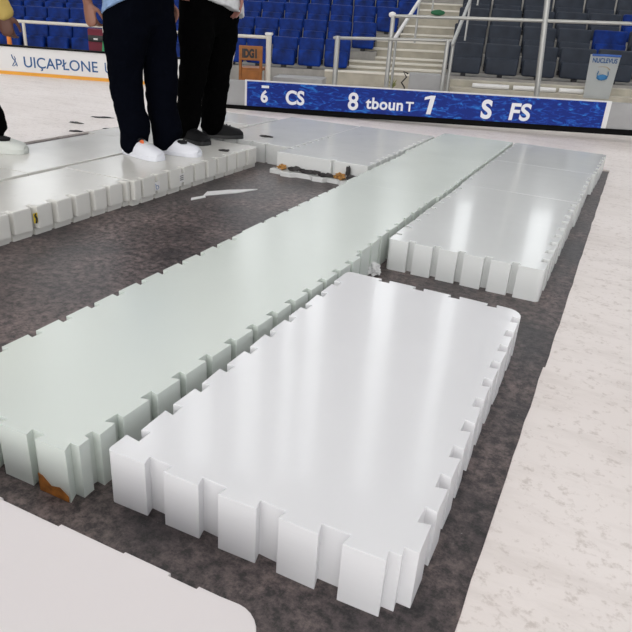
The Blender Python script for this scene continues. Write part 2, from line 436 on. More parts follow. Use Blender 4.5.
# D: soiled panel raised on a broken strip
panel(-2.075, 3.835, .655, 1.49, M['foamD'], 'grey white foam panel with debris stuck under its front edge', G1, rz=.0, corners='ssss', z=.0, front=[(.40, .425)], d=.03, e=0, left=notches(.7, .1, .03, 7), right=notches(.1, q, .03, 11), seed=16)
# E: bottom-left corner panel
bm = bmesh.new()
pts = [(-1.7, -.02), (-.32, -.02)]
cen = Vector((-.375, .567))
for k in range(8):
    a = k / 7 * math.pi / 2; pts.append((cen.x + .055 * math.cos(a), cen.y + .058 * math.sin(a)))
for x0, x1, dy in ((-.41, -.45, 0), (-.451, -.505, -.006), (-.506, -.60, .0), (-.601, -.74, -.004), (-.741, -.88, -.010), (-.881, -1.05, -.006), (-1.051, -1.7, -.012)):
    pts += [(x0, .623 + dy), (x1, .623 + dy)]
pts.reverse()
extrude_poly(bm, pts, 0, T, .006, 2)
ob_ = link('foam_block', bm, M['foamE']); wn = ob_.modifiers.new('wn', 'WEIGHTED_NORMAL'); wn.weight = 100; wn.keep_sharp = True
tag(ob_, 'smooth pinkish white foam panel in the bottom left corner with a rounded corner', 'foam block', G1)

# stickers on the left row's teeth: flat prints, children of nothing else -> built as parts of that panel
def sticker(parent_name_label, x, y, z, w, h, kind):
    par = [o for o in C.objects if o.get('label') == parent_name_label][0]
    bm = bmesh.new(); box(bm, (0, -w / 2, -h / 2), (.0012, w / 2, h / 2))
    o = link('sticker', bm, M['yellow'] if kind == 'y' else M['white_paint'], par, smooth=False)
    o.location = (x - par.location.x, y - par.location.y, z)
    bm = bmesh.new()
    if kind == 'y':
        tube(bm, [(.002, 0, -.02), (.002, .004, -.002), (.002, -.003, .012)], .005, 6); blob(bm, (.002, 0, .016), (.001, .006, .006), 1)
        mm = M['black']
    elif kind == 'b':
        tube(bm, [(.0018, -.015, .015), (.0018, -.012, -.012), (.0018, .0, -.016), (.0018, .010, -.008), (.0018, .004, .004), (.0018, -.010, .004)], .0028, 6); mm = M['blue_grey']
    else:
        for k in range(3): tube(bm, [(.0018, -.014, .012 - k * .011), (.0018, .014, .014 - k * .011)], .0022, 6)
        mm = M['black']
    g = link('printed_mark', bm, mm, o)
    return o
LF1 = 'cream white foam panel at the left picture edge with a yellow sticker on its tooth'
LF2 = 'cream white foam panel under the white sneakers, toothed side facing the bare floor'
sticker(LF1, -2.275, 1.985, .085, .022, .045, 'y')
sticker(LF2, -2.249, 2.80, .075, .045, .05, 'b')
sticker(LF2, -2.249, 3.02, .080, .045, .05, 'k')

# debris round the middle
def debris(name, pts, mat, label, cat, jit=.5, sub=2, group=None):
    bm = bmesh.new()
    for i, (c, r_) in enumerate(pts): blob(bm, c, r_, sub, jit, i * 1.3 + len(name))
    return tag(link(name, bm, mat), label, cat, group)
# broken white strip poking out from under the soiled panel
bm = bmesh.new()
pts = [(-2.10, 3.79), (-2.02, 3.785), (-2.00, 3.755), (-1.93, 3.755), (-1.90, 3.785), (-1.80, 3.79), (-1.77, 3.765), (-1.70, 3.77), (-1.68, 3.80), (-1.60, 3.795), (-1.58, 3.77), (-1.53, 3.775), (-1.50, 3.81), (-1.44, 3.815), (-1.44, 3.833), (-2.10, 3.833)]
extrude_poly(bm, pts, 0, .030, .004, 1)
tag(link('foam_strip', bm, M['foamD']), 'broken jagged white foam strip lying against the debris strewn panel', 'strip')
debris('torn_tarp', [((-1.95 + k * .047, 3.808 + .006 * math.sin(k), .046 + .006 * math.sin(k * 2.1)), (.032, .018, .014)) for k in range(7)], M['tarp'], 'crumpled dark strip of tarp lying on the jagged white strip', 'tarp', .7)
debris('foam_crumb', [((-2.02, 3.81, .046), (.028, .02, .018))], M['brown'], 'orange brown clump at the left end of the crumpled tarp', 'debris', .9, 3)
debris('foam_crumb', [((-1.60, 3.808, .048), (.036, .022, .022))], M['brown'], 'yellow brown clump right of the crumpled tarp', 'debris', .9, 3)
debris('foam_crumb', [((-1.435, 3.88, .05), (.03, .03, .02))], M['brown'], 'brown clump beside the edge of the long middle row', 'debris', .9, 3)
debris('dark_bundle', [((-1.52, 3.81, .048), (.03, .02, .022)), ((-1.545, 3.815, .09), (.014, .012, .035))], M['tarp'], 'black upright bundle between two brown clumps', 'debris', .6, 3)
# crumpled wrapper in the gap between rows
debris('crumpled_film', [((-.842, 2.44, .022), (.022, .03, .024)), ((-.82, 2.43, .014), (.018, .02, .014))], M['shred'], 'crumpled white film on the floor in the gap between panel rows', 'wrapper', 1.3, 3)
# foam shavings on bare floor
for (pts, lab) in (([(-2.13, 3.10), (-2.10, 3.02), (-1.985, 3.19), (-1.93, 3.34), (-2.05, 3.22)], 'long white foam shaving lying on the bare dark floor'),
                   ([(-2.12, 2.93), (-2.10, 2.90), (-2.07, 3.00), (-2.09, 3.02)], 'small white foam shaving beside the long one on dark floor')):
    bm = bmesh.new(); extrude_poly(bm, pts, .0, .006, .001, 1)
    tag(link('foam_shaving', bm, M['shred']), lab, 'scrap', 'foam shavings on the bare floor')
# dark scraps on the panels and the ice
for i, (x, y, z, r_, lab) in enumerate(((-2.33, 3.60, T, (.035, .015, .008), 'small dark scrap on the panel in front of the black shoes'),
        (-2.40, 4.26, T, (.045, .02, .008), 'dark scrap on the panel right of the toe of the black shoe'),
        (-4.30, 4.62, ICE, (.08, .025, .006), 'long dark smear of dirt on the ice beside the middle person'),
        (-4.25, 4.25, ICE, (.06, .025, .006), 'dark dirt clod on the ice nearer the panels'),
        (-3.96, 3.95, ICE, (.045, .02, .006), 'dark dirt clod at the corner of the white panel'),
        (-3.85, 4.22, ICE, (.05, .02, .006), 'dark dirt clod on the ice by the trouser leg'))):
    bm = bmesh.new(); blob(bm, (0, 0, 0), r_, 3, .9, i * 3.1)
    o = link('dirt_clod', bm, M['tarp']); o.location = (x, y, z + r_[2] * .6); o.rotation_euler = (0, 0, random.random())
    tag(o, lab, 'dirt')

# ------------------------------------------------------------------ rink side frame of reference
O = Vector((-3.78, 6.13)); ang = math.atan2(.302, .953)
e1 = Vector((math.cos(ang), math.sin(ang))); e2 = Vector((-e1.y, e1.x)); SL = .02
def W(s, d, z): p = O + e1 * s + e2 * d; return Vector((p.x, p.y, z + SL * s))
RM = Matrix.Translation((O.x, O.y, 0)) @ Matrix.Rotation(ang, 4, 'Z') @ Matrix(((1, 0, 0, 0), (0, 1, 0, 0), (SL, 0, 1, 0), (0, 0, 0, 1)))
def rlink(name, bm, mat, parent=None, smooth=True):
    bm.transform(RM); return link(name, bm, mat, parent, smooth)
def rbox(name, lo, hi, mat, bev=0.0, parent=None, smooth=False):
    bm = bmesh.new(); box(bm, lo, hi, bev); return rlink(name, bm, mat, parent, smooth)

def text_mesh(name, body, mat, size, mw, parent=None, ext=.0015, offset=0.0, shear=0.0, sx=1.0, space=1.0):
    cu = bpy.data.curves.new(name, 'FONT'); cu.body = body; cu.size = size; cu.extrude = ext; cu.offset = offset
    cu.shear = shear; cu.align_x = 'LEFT'; cu.space_character = space
    tmp = bpy.data.objects.new('tmp', cu); C.objects.link(tmp)
    dg = bpy.context.evaluated_depsgraph_get(); dg.update()
    me = bpy.data.meshes.new_from_object(tmp.evaluated_get(dg))
    bpy.data.objects.remove(tmp)
    me.transform(Matrix.Diagonal((sx, 1, 1, 1))); me.transform(mw)
    me.materials.clear(); me.materials.append(mat)
    o = bpy.data.objects.new(name, me); C.objects.link(o)
    if parent: o.parent = parent
    return o
def face_matrix(org, xdir, slope=0.0):
    """text facing the camera side: x along xdir, y up"""
    x = Vector((xdir.x, xdir.y, slope)).normalized(); z = Vector((xdir.y, -xdir.x, 0)).normalized(); y = z.cross(x)
    m = Matrix(((x.x, y.x, z.x, 0), (x.y, y.y, z.y, 0), (x.z, y.z, z.z, 0), (0, 0, 0, 1)))
    return Matrix.Translation(org) @ m

# far dasher board (right) -------------------------------------------------
bd = empty('dasher_board', W(0, 0, 0), 0, 'low grey rink board carrying the long blue advertising panel', 'rink board')
def padd(o, root):   # keep world mesh, parent under an empty
    o.parent = root; o.matrix_parent_inverse = root.matrix_basis.inverted() if False else Matrix.Translation(-root.location); return o
padd(rbox('board_body', (-.5, .0, .0), (7.5, .09, .300), M['grey_board'], .006), bd)
padd(rbox('kick_strip', (-.5, -.014, .0), (7.5, .0, .055), M['black_kick']), bd)
adf = padd(rbox('advert_frame', (.05, -.012, .055), (3.74, .0, .315), M['white_paint'], .003), bd)
adp = rbox('advert_print', (.075, -.018, .056), (3.69, -.0125, .302), M['ad']); adp.parent = adf
def ad_text(body, s, z, size, **kw):
    o = text_mesh('lettering', body, M['lettering'], size, face_matrix(W(s, -.0195, z), e1, SL), None, **kw)
    o.parent = adf; return o

# left dasher board ---------------------------------------------------------
A0 = Vector((-7.539, 6.375)); B0 = Vector((-6.271, 6.857)); l1 = (B0 - A0).normalized(); l2 = Vector((-l1.y, l1.x)); la = math.atan2(l1.y, l1.x)
LM = Matrix.Translation((A0.x, A0.y, 0)) @ Matrix.Rotation(la, 4, 'Z')
lb = empty('dasher_board', (A0.x, A0.y, 0), 0, 'white rink board with navy lettering and an orange yellow kick strip', 'rink board')
def lbox(name, lo, hi, mat, bev=0.0):
    bm = bmesh.new(); box(bm, lo, hi, bev); bm.transform(LM); return padd(link(name, bm, mat, None, False), lb)
Lend = 2.45
lbox('board_body', (-3.5, 0, 0), (Lend, .09, .355), M['white_paint'], .006)
lbox('kick_strip', (-3.5, -.012, ICE), (Lend, 0, .055), M['yellow_kick'])
lbox('top_rail', (-3.5, -.02, .355), (Lend, .11, .372), M['black_kick'])
def lw_text(body, a, z, size, **kw):
    p = A0 + l1 * a - l2 * .002
    o = text_mesh('lettering', body, M['navy_letter'], size, face_matrix(Vector((p.x, p.y, z)), l1, 0), None, **kw)
    return padd(o, lb)
lw_text('UI\u00c7AP\u0141ONE', .27, .118, .185, offset=.001, sx=.99, space=1.0)
lw_text('U', 1.345, .118, .185, offset=-.001, sx=.9)
# small runner-like mark before the word
bm = bmesh.new()
tube(bm, [(.125, -.003, .255), (.135, -.003, .215), (.165, -.003, .185), (.185, -.003, .125)], .006, 6)
tube(bm, [(.120, -.003, .125), (.150, -.003, .165), (.172, -.003, .210), (.160, -.003, .235)], .005, 6)
tube(bm, [(.135, -.003, .120), (.155, -.003, .128), (.175, -.003, .150)], .004, 6)
bm.transform(LM); padd(link('printed_mark', bm, M['navy_letter']), lb)
# short return board closing the corner
pa = Vector(W(-.5, .045, 0)).xy; pb = A0 + l1 * Lend + l2 * .045
bm = bmesh.new(); dv = (pb - pa); Lr = dv.length
box(bm, (.06, -.04, 0), (Lr - .06, .04, .30), .006); bm.transform(Matrix.Translation((pa.x, pa.y, 0)) @ Matrix.Rotation(math.atan2(dv.y, dv.x), 4, 'Z'))
tag(link('dasher_board', bm, M['grey_board']), 'short plain grey board joining the white and the blue rink boards', 'rink board')

# lettering on the blue panel (positions from the photo)
ad_text('6', .225, .105, .16, offset=.006, sx=.95)
ad_text('\u00af', .240, .152, .18, offset=.006, sx=1.1)
ad_text('CS', .49, .100, .19, offset=.006, sx=.9, space=1.0)
ad_text('8', 1.145, .085, .235, offset=.005, sx=.95)
ad_text('tboun', 1.335, .105, .155, offset=.004, sx=1.0, space=1.05)
ad_text('T', 1.742, .103, .13, offset=.003)
bm = bmesh.new(); extrude_poly(bm, [(1.955, .085), (2.0, .085), (2.03, .268), (1.985, .268), (1.925, .250), (1.922, .222), (1.978, .236)], 0, .0015)
for v in bm.verts: v.co = Vector((v.co.x, -.0195 - v.co.z, v.co.y))
one = rlink('lettering', bm, M['lettering'], None, False); one.parent = adf
ad_text('S', 2.50, .085, .245, offset=.009, sx=.95)
ad_text('FS', 2.77, .085, .225, offset=.006, sx=1.02, shear=.08)

# ------------------------------------------------------------------ stands
S0, S1, S2, S3 = -7.5, .95, 2.17, 8.0
ROWD = [2.2 + .8 * k for k in range(5)]
BASE = [.30, .52, .74, .98, 1.22]
bm = bmesh.new()
for k, d in enumerate(ROWD):
    x1 = S1 + .28 * k
    d1 = ROWD[k + 1] - .1 if k < 4 else d + .9
    box(bm, (S0, d - .1, -.35), (x1, d1, BASE[k]))
    box(bm, (S2 + .08 * k, d - .1, -.2), (S3, d1, BASE[k] + .02))
tag(rlink('stand_terrace', bm, M['concrete'], smooth=False), kind='structure')
# walkway kerb between boards and stand
bm = bmesh.new()
box(bm, (2.22, 1.15, -.1), (S3, 1.30, .345), .008)
box(bm, (2.22, .96, -.1), (S3, 1.14, .275), .005)
tag(rlink('parapet', bm, M['step'], smooth=False), kind='structure')
# stairs
steps = [(.31, .62), (.355, .72), (.41, .80), (.46, .92), (.565, 1.0), (.665, 1.20), (.765, 1.53), (.88, 1.56), (1.03, 1.58), (1.12, 1.66), (1.22, 1.72)]
bm = bmesh.new(); bn = bmesh.new()
for k, (z, sl) in enumerate(steps):
    d0 = 2.08 + .28 * k
    d1 = d0 + (.30 if k < 10 else 2.0)
    sr = 2.16 + .04 * k
    box(bm, (sl, d0, -.3), (sr, d1, z + .0), .004)
    box(bn, (sl, d0 - .012, z - .022), (sr - .01, d0 + .05, z + .004), .003)
t = empty('staircase', W(1.4, 2.08, 0), 0, 'beige concrete stairs with pale nosings climbing between blue and grey seats', 'stairs')
padd(rlink('steps', bm, M['step'], smooth=False), t); padd(rlink('nosing', bn, M['nosing'], smooth=False), t)

# seats ---------------------------------------------------------------------
def make_seat(name, mat, w, label, cat, group, tall=.36):
    t = empty(name, (0, 0, 0), 0, label, cat, group)
    bm = bmesh.new(); box(bm, (-w / 2 + .006, .035, .10), (w / 2 - .006, .095, tall), .024, 3)
    for v in bm.verts:
        v.co.y += (v.co.z - .10) * .18 - .02 * (1 - (v.co.x / (w / 2)) ** 2)
    link('backrest', bm, mat, t)
    bm = bmesh.new(); box(bm, (-w / 2 + .022, -.055, .015), (w / 2 - .022, .035, .215), .028, 3)
    for v in bm.verts: v.co.y += (v.co.z - .1) * .12
    link('seat', bm, mat, t)
    bm = bmesh.new(); box(bm, (-.03, -.02, -.02), (.03, .06, .10)); box(bm, (-w / 2 + .012, .09, .04), (w / 2 - .012, .12, .10))
    link('bracket', bm, M['dark_gap'], t, smooth=False)
    return t
sb = make_seat('stadium_seat', M['blue_seat'], .355, 'blue plastic folding stadium seat in the left block', 'seat', None)
first = True; ords = ['front', 'second', 'third', 'fourth', 'fifth']
for k, d in enumerate(ROWD[:4]):
    x1 = S1 + .28 * k - .02; n = 15 - k if k else 15
    n = int((x1 + 5.6) / .355)
    for i in range(n):
        s = x1 - .18 - .355 * i
        lab = 'blue plastic folding stadium seat in the %s row of the left block' % ords[k]
        if i == 0: lab = 'blue folding seat at the stair end of the %s row, left block' % ords[k]
        loc = W(s, d, BASE[k] + .02)
        grp = 'blue stadium seats in the %s row left of the stairs' % ords[k]
        if first: sb.location = loc; sb.rotation_euler = (0, 0, ang); sb['label'] = lab; sb['group'] = grp; o = sb; first = False
        else: o = dup(sb, loc, ang, lab, grp)
        if i == 0 and 'group' in o: del o['group']
sg = make_seat('stadium_seat', M['grey_seat'], .455, 'dark grey stadium seat', 'seat', None, .38)
sgb = make_seat('stadium_seat', M['blue_seat'], .455, 'blue seat', 'seat', None, .38)
first = firstb = True
for k, d in enumerate(ROWD[:4]):
    for i in range(6):
        s = S2 + .08 * k + .26 + .47 * i
        blue = (k == 1 and i == 4) or (k == 2 and i == 5)
        lab = 'dark grey folding stadium seat in the %s row right of the stairs' % ords[k]
        grp = 'dark grey stadium seats in the %s row right of the stairs' % ords[k]
        if blue: lab = 'lone blue seat among the dark grey ones in the %s row at right' % ords[k]; grp = None
        elif i == 0: lab = 'dark grey seat next to the stairs in the %s row, right block' % ords[k]; grp = None
        loc = W(s, d, BASE[k] + .04)
        if blue and firstb: sgb.location = loc; sgb.rotation_euler = (0, 0, ang); sgb['label'] = lab; firstb = False; continue
        if not blue and first:
            sg.location = loc; sg.rotation_euler = (0, 0, ang); sg['label'] = lab; first = False; continue
        dup(sgb if blue else sg, loc, ang, lab, grp)

# railings ------------------------------------------------------------------
def post(bm, s, d, z0, z1, r=.022, s1=None): tube(bm, [(s, d, z0), (s if s1 is None else s1, d, z1)], r, 12, cap=False)
def bar(bm, a, b, r=.016): tube(bm, [a, b], r, 10, cap=True)
Rg = empty('guard_rail', W(.18, .5, 0), 0, 'cream railing left of the open stairs with a capped post behind the board', 'railing')
bm = bmesh.new(); post(bm, .185, .5, .0, .745, .030); padd(rlink('post', bm, M['cream_rail']), Rg)
bm = bmesh.new(); box(bm, (.145, .46, .735), (.225, .54, .765), .012); padd(rlink('post_cap', bm, M['white_paint']), Rg)
bm = bmesh.new(); bar(bm, (-1.0, .5, .718), (.17, .5, .715), .018); padd(rlink('rail', bm, M['cream_rail']), Rg)
bm = bmesh.new(); post(bm, -.9, .5, .0, .72, .02); padd(rlink('post', bm, M['cream_rail']), Rg)
Rm = empty('guard_rail', W(.93, .5, 0), 0, 'low steel railing across the foot of the beige stairs', 'railing')
bm = bmesh.new(); post(bm, .935, .5, .0, .765, .028); padd(rlink('post', bm, M['steel']), Rm)
bm = bmesh.new(); post(bm, 2.10, .5, .0, .78, .022); padd(rlink('post', bm, M['steel']), Rm)
bm = bmesh.new(); post(bm, 2.16, .56, .0, .72, .018); padd(rlink('post', bm, M['steel']), Rm)
bm = bmesh.new(); bar(bm, (.90, .5, .745), (2.13, .5, .775), .016); padd(rlink('rail', bm, M['steel']), Rm)
Rr = empty('guard_rail', W(3.08, .5, 0), 0, 'high steel railing with a tall post in front of the grey seats', 'railing')
bm = bmesh.new(); post(bm, 1.50, .57, .0, .995, .024); padd(rlink('post', bm, M['steel']), Rr)
bm = bmesh.new(); post(bm, 3.14, .57, .0, 1.9, .030, 2.98); padd(rlink('post', bm, M['steel']), Rr)
bm = bmesh.new(); post(bm, 6.2, .57, .0, 1.9, .030); padd(rlink('post', bm, M['steel']), Rr)
bm = bmesh.new(); bar(bm, (1.53, .57, .985), (6.2, .57, 1.045), .018); padd(rlink('rail', bm, M['steel']), Rr)
bm = bmesh.new(); blob(bm, (1.49, .57, .985 + .01), (.04, .04, .03), 2); padd(rlink('post_cap', bm, M['white_paint']), Rr)
# sloping stair handrails
for (a, b, lab) in (((1.53, .75, .75), (1.98, 3.8, 1.62), 'white sloping handrail on the left side of the upper stairs'), ((2.16, .65, .73), (2.65, 4.2, 1.75), 'grey sloping handrail on the right side of the stairs')):
    hr = empty('handrail', W(a[0], a[1], 0), 0, lab, 'handrail')
    bm = bmesh.new(); bar(bm, a, b, .022); padd(rlink('rail', bm, M['white_paint'] if 'white' in lab else M['steel']), hr)
    for tt in (.04, .5, .95):
        p = Vector(a).lerp(Vector(b), tt); bm = bmesh.new(); tube(bm, [(p.x, p.y, 0 if tt < .1 else p.z - .5), (p.x, p.y, p.z)], .014, 8, cap=False); padd(rlink('post', bm, M['steel']), hr)
# left railing above the white board
Rl = empty('guard_rail', W(-3.1, 1.6, 0), 0, 'cream railing above the white lettered rink board', 'railing')
def lrail(a0, z0, a1, z1, r):
    bm = bmesh.new(); tube(bm, [(a0, .2, z0), (a1, .2, z1)], r, 10, cap=False); bm.transform(LM); return bm
padd(link('rail', lrail(-3.0, .625, 1.40, .665, .020), M['cream_rail']), Rl)
for a in (-2.4, .25, 1.36):
    padd(link('post', lrail(a - .02, .0, a - .02 if a < 1 else a - .06, .645, .020), M['cream_rail']), Rl)

# small things behind the boards -------------------------------------------
# orange wooden chair
oc = empty('orange_chair', W(-.03, .45, 0), 0, 'orange wooden chair with black stencilled characters behind the grey board', 'chair')
def rp(bm, name, mat, root, smooth=False): return padd(rlink(name, bm, mat, None, smooth), root)
for sx in (-.13, .10):
    bm = bmesh.new(); box(bm, (sx, .43, .0), (sx + .03, .46, .625), .005); rp(bm, 'rear_leg', M['orange'], oc)
    bm = bmesh.new(); box(bm, (sx, .72, .0), (sx + .03, .75, .40), .005); rp(bm, 'front_leg', M['orange'], oc)
bm = bmesh.new(); box(bm, (-.13, .428, .475), (.13, .448, .625), .008); bk = rp(bm, 'backrest', M['orange'], oc)
bm = bmesh.new(); box(bm, (-.13, .45, .37), (.13, .75, .40), .006); rp(bm, 'seat', M['orange'], oc)
bm = bmesh.new(); box(bm, (-.10, .435, .26), (.10, .455, .375), .004); rp(bm, 'apron', M['orange'], oc)
o = text_mesh('lettering', 'IDG1', M['black'], .115, face_matrix(W(-.092, .426, .508), e1, SL), None, offset=.007, sx=.68); padd(o, oc)
# white folded umbrella-like roll left of the chair
bm = bmesh.new(); tube(bm, [(-.25, .42, .28), (-.22, .42, .42), (-.20, .42, .55), (-.205, .42, .645)], [.012, .02, .032, .03], 10)
tag(rlink('rolled_banner', bm, M['white_paint']), 'white rolled banner leaning left of the orange chair', 'banner')
# grey cabinet with black cable
rbx = bmesh.new(); box(rbx, (1.74, .95, .0), (2.10, 1.25, .395), .01)
cb = tag(rlink('grey_cabinet', rbx, M['grey_board']), 'grey cabinet behind the board at the foot of the stairs', 'cabinet')
bm = bmesh.new(); tube(bm, [(1.72, .9, .40), (1.67, .9, .42), (1.71, .9, .36), (1.66, .9, .30), (1.70, .9, .25), (1.70, .9, .02)], .009, 8)
tag(rlink('black_cable', bm, M['black']), 'black cable hanging beside the grey cabinet', 'cable')
bm = bmesh.new()
for i in range(16):
    a = random.random() * 6.28; h = .05 + random.random() * .12
    tube(bm, [(1.55, 1.1, .20), (1.55 + .02 * math.cos(a), 1.1 + .02 * math.sin(a), .20 + h * .6), (1.55 + .05 * math.cos(a), 1.1 + .05 * math.sin(a), .20 + h)], [.006, .005, .002], 5)
pt = empty('green_weed', W(1.55, 1.1, 0), 0, 'yellow green tuft of leaves beside the black cable', 'plant')
padd(rlink('leaves', bm, plain('yellow_green_leaf', (.20, .22, .06), .7)), pt)
bm = bmesh.new(); tube(bm, [(1.55, 1.1, .0), (1.55, 1.1, .20)], [.045, .05], 12, cap=False); padd(rlink('pot', bm, M['grey_board']), pt)
# pipes
tg = 'white pipes lying behind the blue advertising board'
for i, (a, b) in enumerate(((2.47, 2.88), (2.93, 3.40), (3.44, 3.70))):
    bm = bmesh.new(); tube(bm, [(a, 1.05, .302), (b, 1.05, .302)], .026, 10, cap=False)
    tag(rlink('white_pipe', bm, M['white_paint']), ['short white pipe nearest the stairs behind the blue board', 'white pipe between two others beside the tall steel post', 'white pipe nearest the grey banner behind the blue board'][i], 'pipe', tg)
# low bench box left of stairs
bm = bmesh.new(); box(bm, (.12, 1.10, 0), (.72, 1.5, .265), .008)
tag(rlink('grey_plinth', bm, M['grey_board']), 'low grey plinth behind the left end of the blue board', 'plinth')
# banner
bn_ = empty('pennant_banner', W(3.82, .95, 0), 0, 'grey hanging banner with dark lettering and a round blue emblem', 'banner')
bm = bmesh.new()
nx, nz = 8, 12; g = []
for j in range(nz + 1):
    row = []
    for i in range(nx + 1):
        u_, v_ = i / nx, j / nz
        s = 3.67 + .32 * u_ - .0 * v_ + (.04 * (1 - v_) * (u_ - .5) * -1)
        row.append(bm.verts.new((s, .95 + .008 * math.sin(u_ * 7), .245 + .455 * v_)))
    g.append(row)
for j in range(nz):
    for i in range(nx): bm.faces.new((g[j][i], g[j][i + 1], g[j + 1][i + 1], g[j + 1][i]))
r = bmesh.ops.solidify(bm, geom=bm.faces[:], thickness=.006)
padd(rlink('cloth', bm, M['banner']), bn_)
bm = bmesh.new(); box(bm, (3.69, .937, .683), (3.99, .962, .706), .003); rp(bm, 'top_hem', plain('blue_hem', (.03, .10, .36), .6), bn_)
for sx in (3.70, 3.965):
    bm = bmesh.new(); tube(bm, [(sx, .97, 0), (sx, .97, .70)], .006, 8, cap=False); rp(bm, 'pole', M['white_paint'], bn_)
o = text_mesh('lettering', 'NUCLEVUS', M['navy_letter'], .066, face_matrix(W(3.70, .936, .62), e1, SL), None, offset=.0015, sx=.80); padd(o, bn_)
em = bmesh.new(); tube(em, [(3.84 + .058 * math.cos(a), .937, .50 + .055 * math.sin(a)) for a in [(-3.6 + .45 * k) for k in range(10)]], .013, 8, sq=.3); blob(em, (3.84, .938, .47), (.062, .003, .032), 2)
padd(rlink('emblem', em, M['emblem_blue']), bn_)
em = bmesh.new(); tube(em, [(3.78, .936, .575), (3.83, .936, .582), (3.87, .936, .575), (3.90, .936, .555)], [.004, .006, .008, .01], 6, sq=.3); padd(rlink('emblem_swoosh', em, M['gold']), bn_)
# green cap on the rail
bm = bmesh.new(); blob(bm, (1.96, .57, 1.035), (.075, .03, .028), 3)
tag(rlink('green_hat', bm, M['darkgreen']), 'dark green hat resting on top of the high steel rail', 'hat')
# maroon bag and green cone behind left railing
def lpos(a, b, z): p = A0 + l1 * a + l2 * b; return Vector((p.x, p.y, z))
mb = empty('maroon_bag', lpos(1.09, .5, 0), la, 'maroon and black bag behind the white lettered board', 'bag')
bm = bmesh.new(); box(bm, (-.11, -.08, .0), (.12, .08, .62), .02); link('bag_body', bm, M['maroon'], mb)
bm = bmesh.new(); box(bm, (-.10, -.095, .46), (.12, -.075, .54), .008); link('pocket', bm, M['black'], mb)
bm = bmesh.new(); box(bm, (-.02, -.100, .485), (.035, -.094, .505)); link('tag_print', bm, M['white_paint'], mb, smooth=False)
bm = bmesh.new(); b2 = bmesh.new(); bmesh.ops.create_cone(b2, cap_ends=True, segments=20, radius1=.09, radius2=.02, depth=.50)
merge(bm, b2, Matrix.Translation((0, 0, .25)))
o = link('green_cone', bm, M['green']); o.location = lpos(1.24, .34, 0); tag(o, 'green cone standing right of the maroon bag', 'cone')
# orange marker beside the left person
bm = bmesh.new(); tube(bm, [(0, 0, 0), (0, 0, .60)], [.035, .025], 12); o = link('orange_pole', bm, plain('orange_plastic', (.85, .25, .03), .5)); o.location = lpos(-.07, .35, .03)
tag(o, 'short orange pole behind the white board beside the left person', 'pole')

# ------------------------------------------------------------------ hall shell, lamps, windows, added front fill
WD = 9.2; CZ = 13.5
def ray_s(az):   # where a bearing from the lens meets the back wall
    d = Vector((math.sin(az), math.cos(az))); n = e2; t_ = ((O + e2 * WD).dot(n)) / d.dot(n); p = d * t_
    return (p - O).dot(e1)
bm = bmesh.new(); box(bm, (-22, WD, -.3), (20, WD + .3, CZ + .3)); tag(rlink('wall_back', bm, M['wall'], smooth=False), kind='structure')
bm = bmesh.new(); box(bm, (-20, -10, CZ), (20, 26, CZ + .2)); tag(link('ceiling', bm, M['ceiling'], smooth=False), kind='structure')
bm = bmesh.new(); box(bm, (S0, ROWD[4] + .9, -.3), (S3, WD, 1.5)); tag(rlink('upper_walkway', bm, M['concrete'], smooth=False), kind='structure')
def window_or_fill(i, az0, az1, z0, z1):
    s0, s1 = ray_s(math.radians(az0)), ray_s(math.radians(az1))
    w = tag(rbox('window_or_fill_%d' % i, (s0 - .08, WD - .06, z0 - .1), (s1 + .08, WD, z1 + .1), M['wall']), kind='structure')
    bm = bmesh.new(); box(bm, (s0, WD - .075, z0), (s1, WD - .061, z1)); p = rlink('pane', bm, M['pane'], None, False); p.parent = w
    bm = bmesh.new()
    n = max(1, int((z1 - z0) / 2))
    for k in range(1, n): z = z0 + (z1 - z0) * k / n; box(bm, (s0, WD - .10, z - .05), (s1, WD - .076, z + .05))
    if n > 1: m = rlink('mullion', bm, M['wall'], None, False); m.parent = w
    else: bm.free()
for i, a in enumerate(((-50, -46.5), (-43, -40), (-37, -34.3), (-31.6, -29.3), (-27.2, -25.9), (-24.9, -23.2), (-18.6, -16.6), (-12.2, -10.9), (-5.9, -4.2), (0, 2.5))):
    window_or_fill(i + 1, a[0], a[1], 3.2, 12.6)
# unseen wall behind the photographer; its glowing panels are added front fill light
bm = bmesh.new(); box(bm, (-16, -12.3, -.25), (18, -12, CZ)); tag(link('wall_front', bm, M['wall'], smooth=False), kind='structure')
M['front_fill'] = emit('front_fill_glow', (1.0, .985, .97), 4.0)
for i in range(6):
    x0 = -14 + i * 5.2
    wf = tag(link('window_or_fill_%d' % (11 + i), (lambda b: (box(b, (x0 - .1, -12, .9), (x0 + 4.7, -11.95, 9.1)), b)[1])(bmesh.new()), M['wall'], smooth=False), kind='structure')
    bm = bmesh.new(); box(bm, (x0, -11.94, 1.0), (x0 + 4.6, -11.92, 9.0)); link('pane', bm, M['front_fill'], wf, smooth=False)
# ceiling lamps, long battens
lamp0 = None
k = 0
for yy in (-4, 0, 4, 8, 12):
    for xx in (-12, -7.5, -3, 1.5, 6):
        if lamp0 is None:
            lamp0 = empty('ceiling_light', (xx, yy, CZ - .12), 0, 'long white ceiling light above the rink', 'light', 'ceiling lights above the rink')
            bm = bmesh.new(); box(bm, (-.45, -1.25, .04), (.45, 1.25, .12)); link('housing', bm, M['ceiling'], lamp0, smooth=False)
            bm = bmesh.new(); box(bm, (-.4, -1.2, .0), (.4, 1.2, .039)); link('diffuser', bm, M['lamp'], lamp0, smooth=False)
        else: dup(lamp0, (xx, yy, CZ - .12), 0)

w = bpy.data.worlds.new('world'); sc.world = w; w.use_nodes = True
w.node_tree.nodes['Background'].inputs['Color'].default_value = (.92, .95, 1.0, 1)
w.node_tree.nodes['Background'].inputs['Strength'].default_value = 1.0

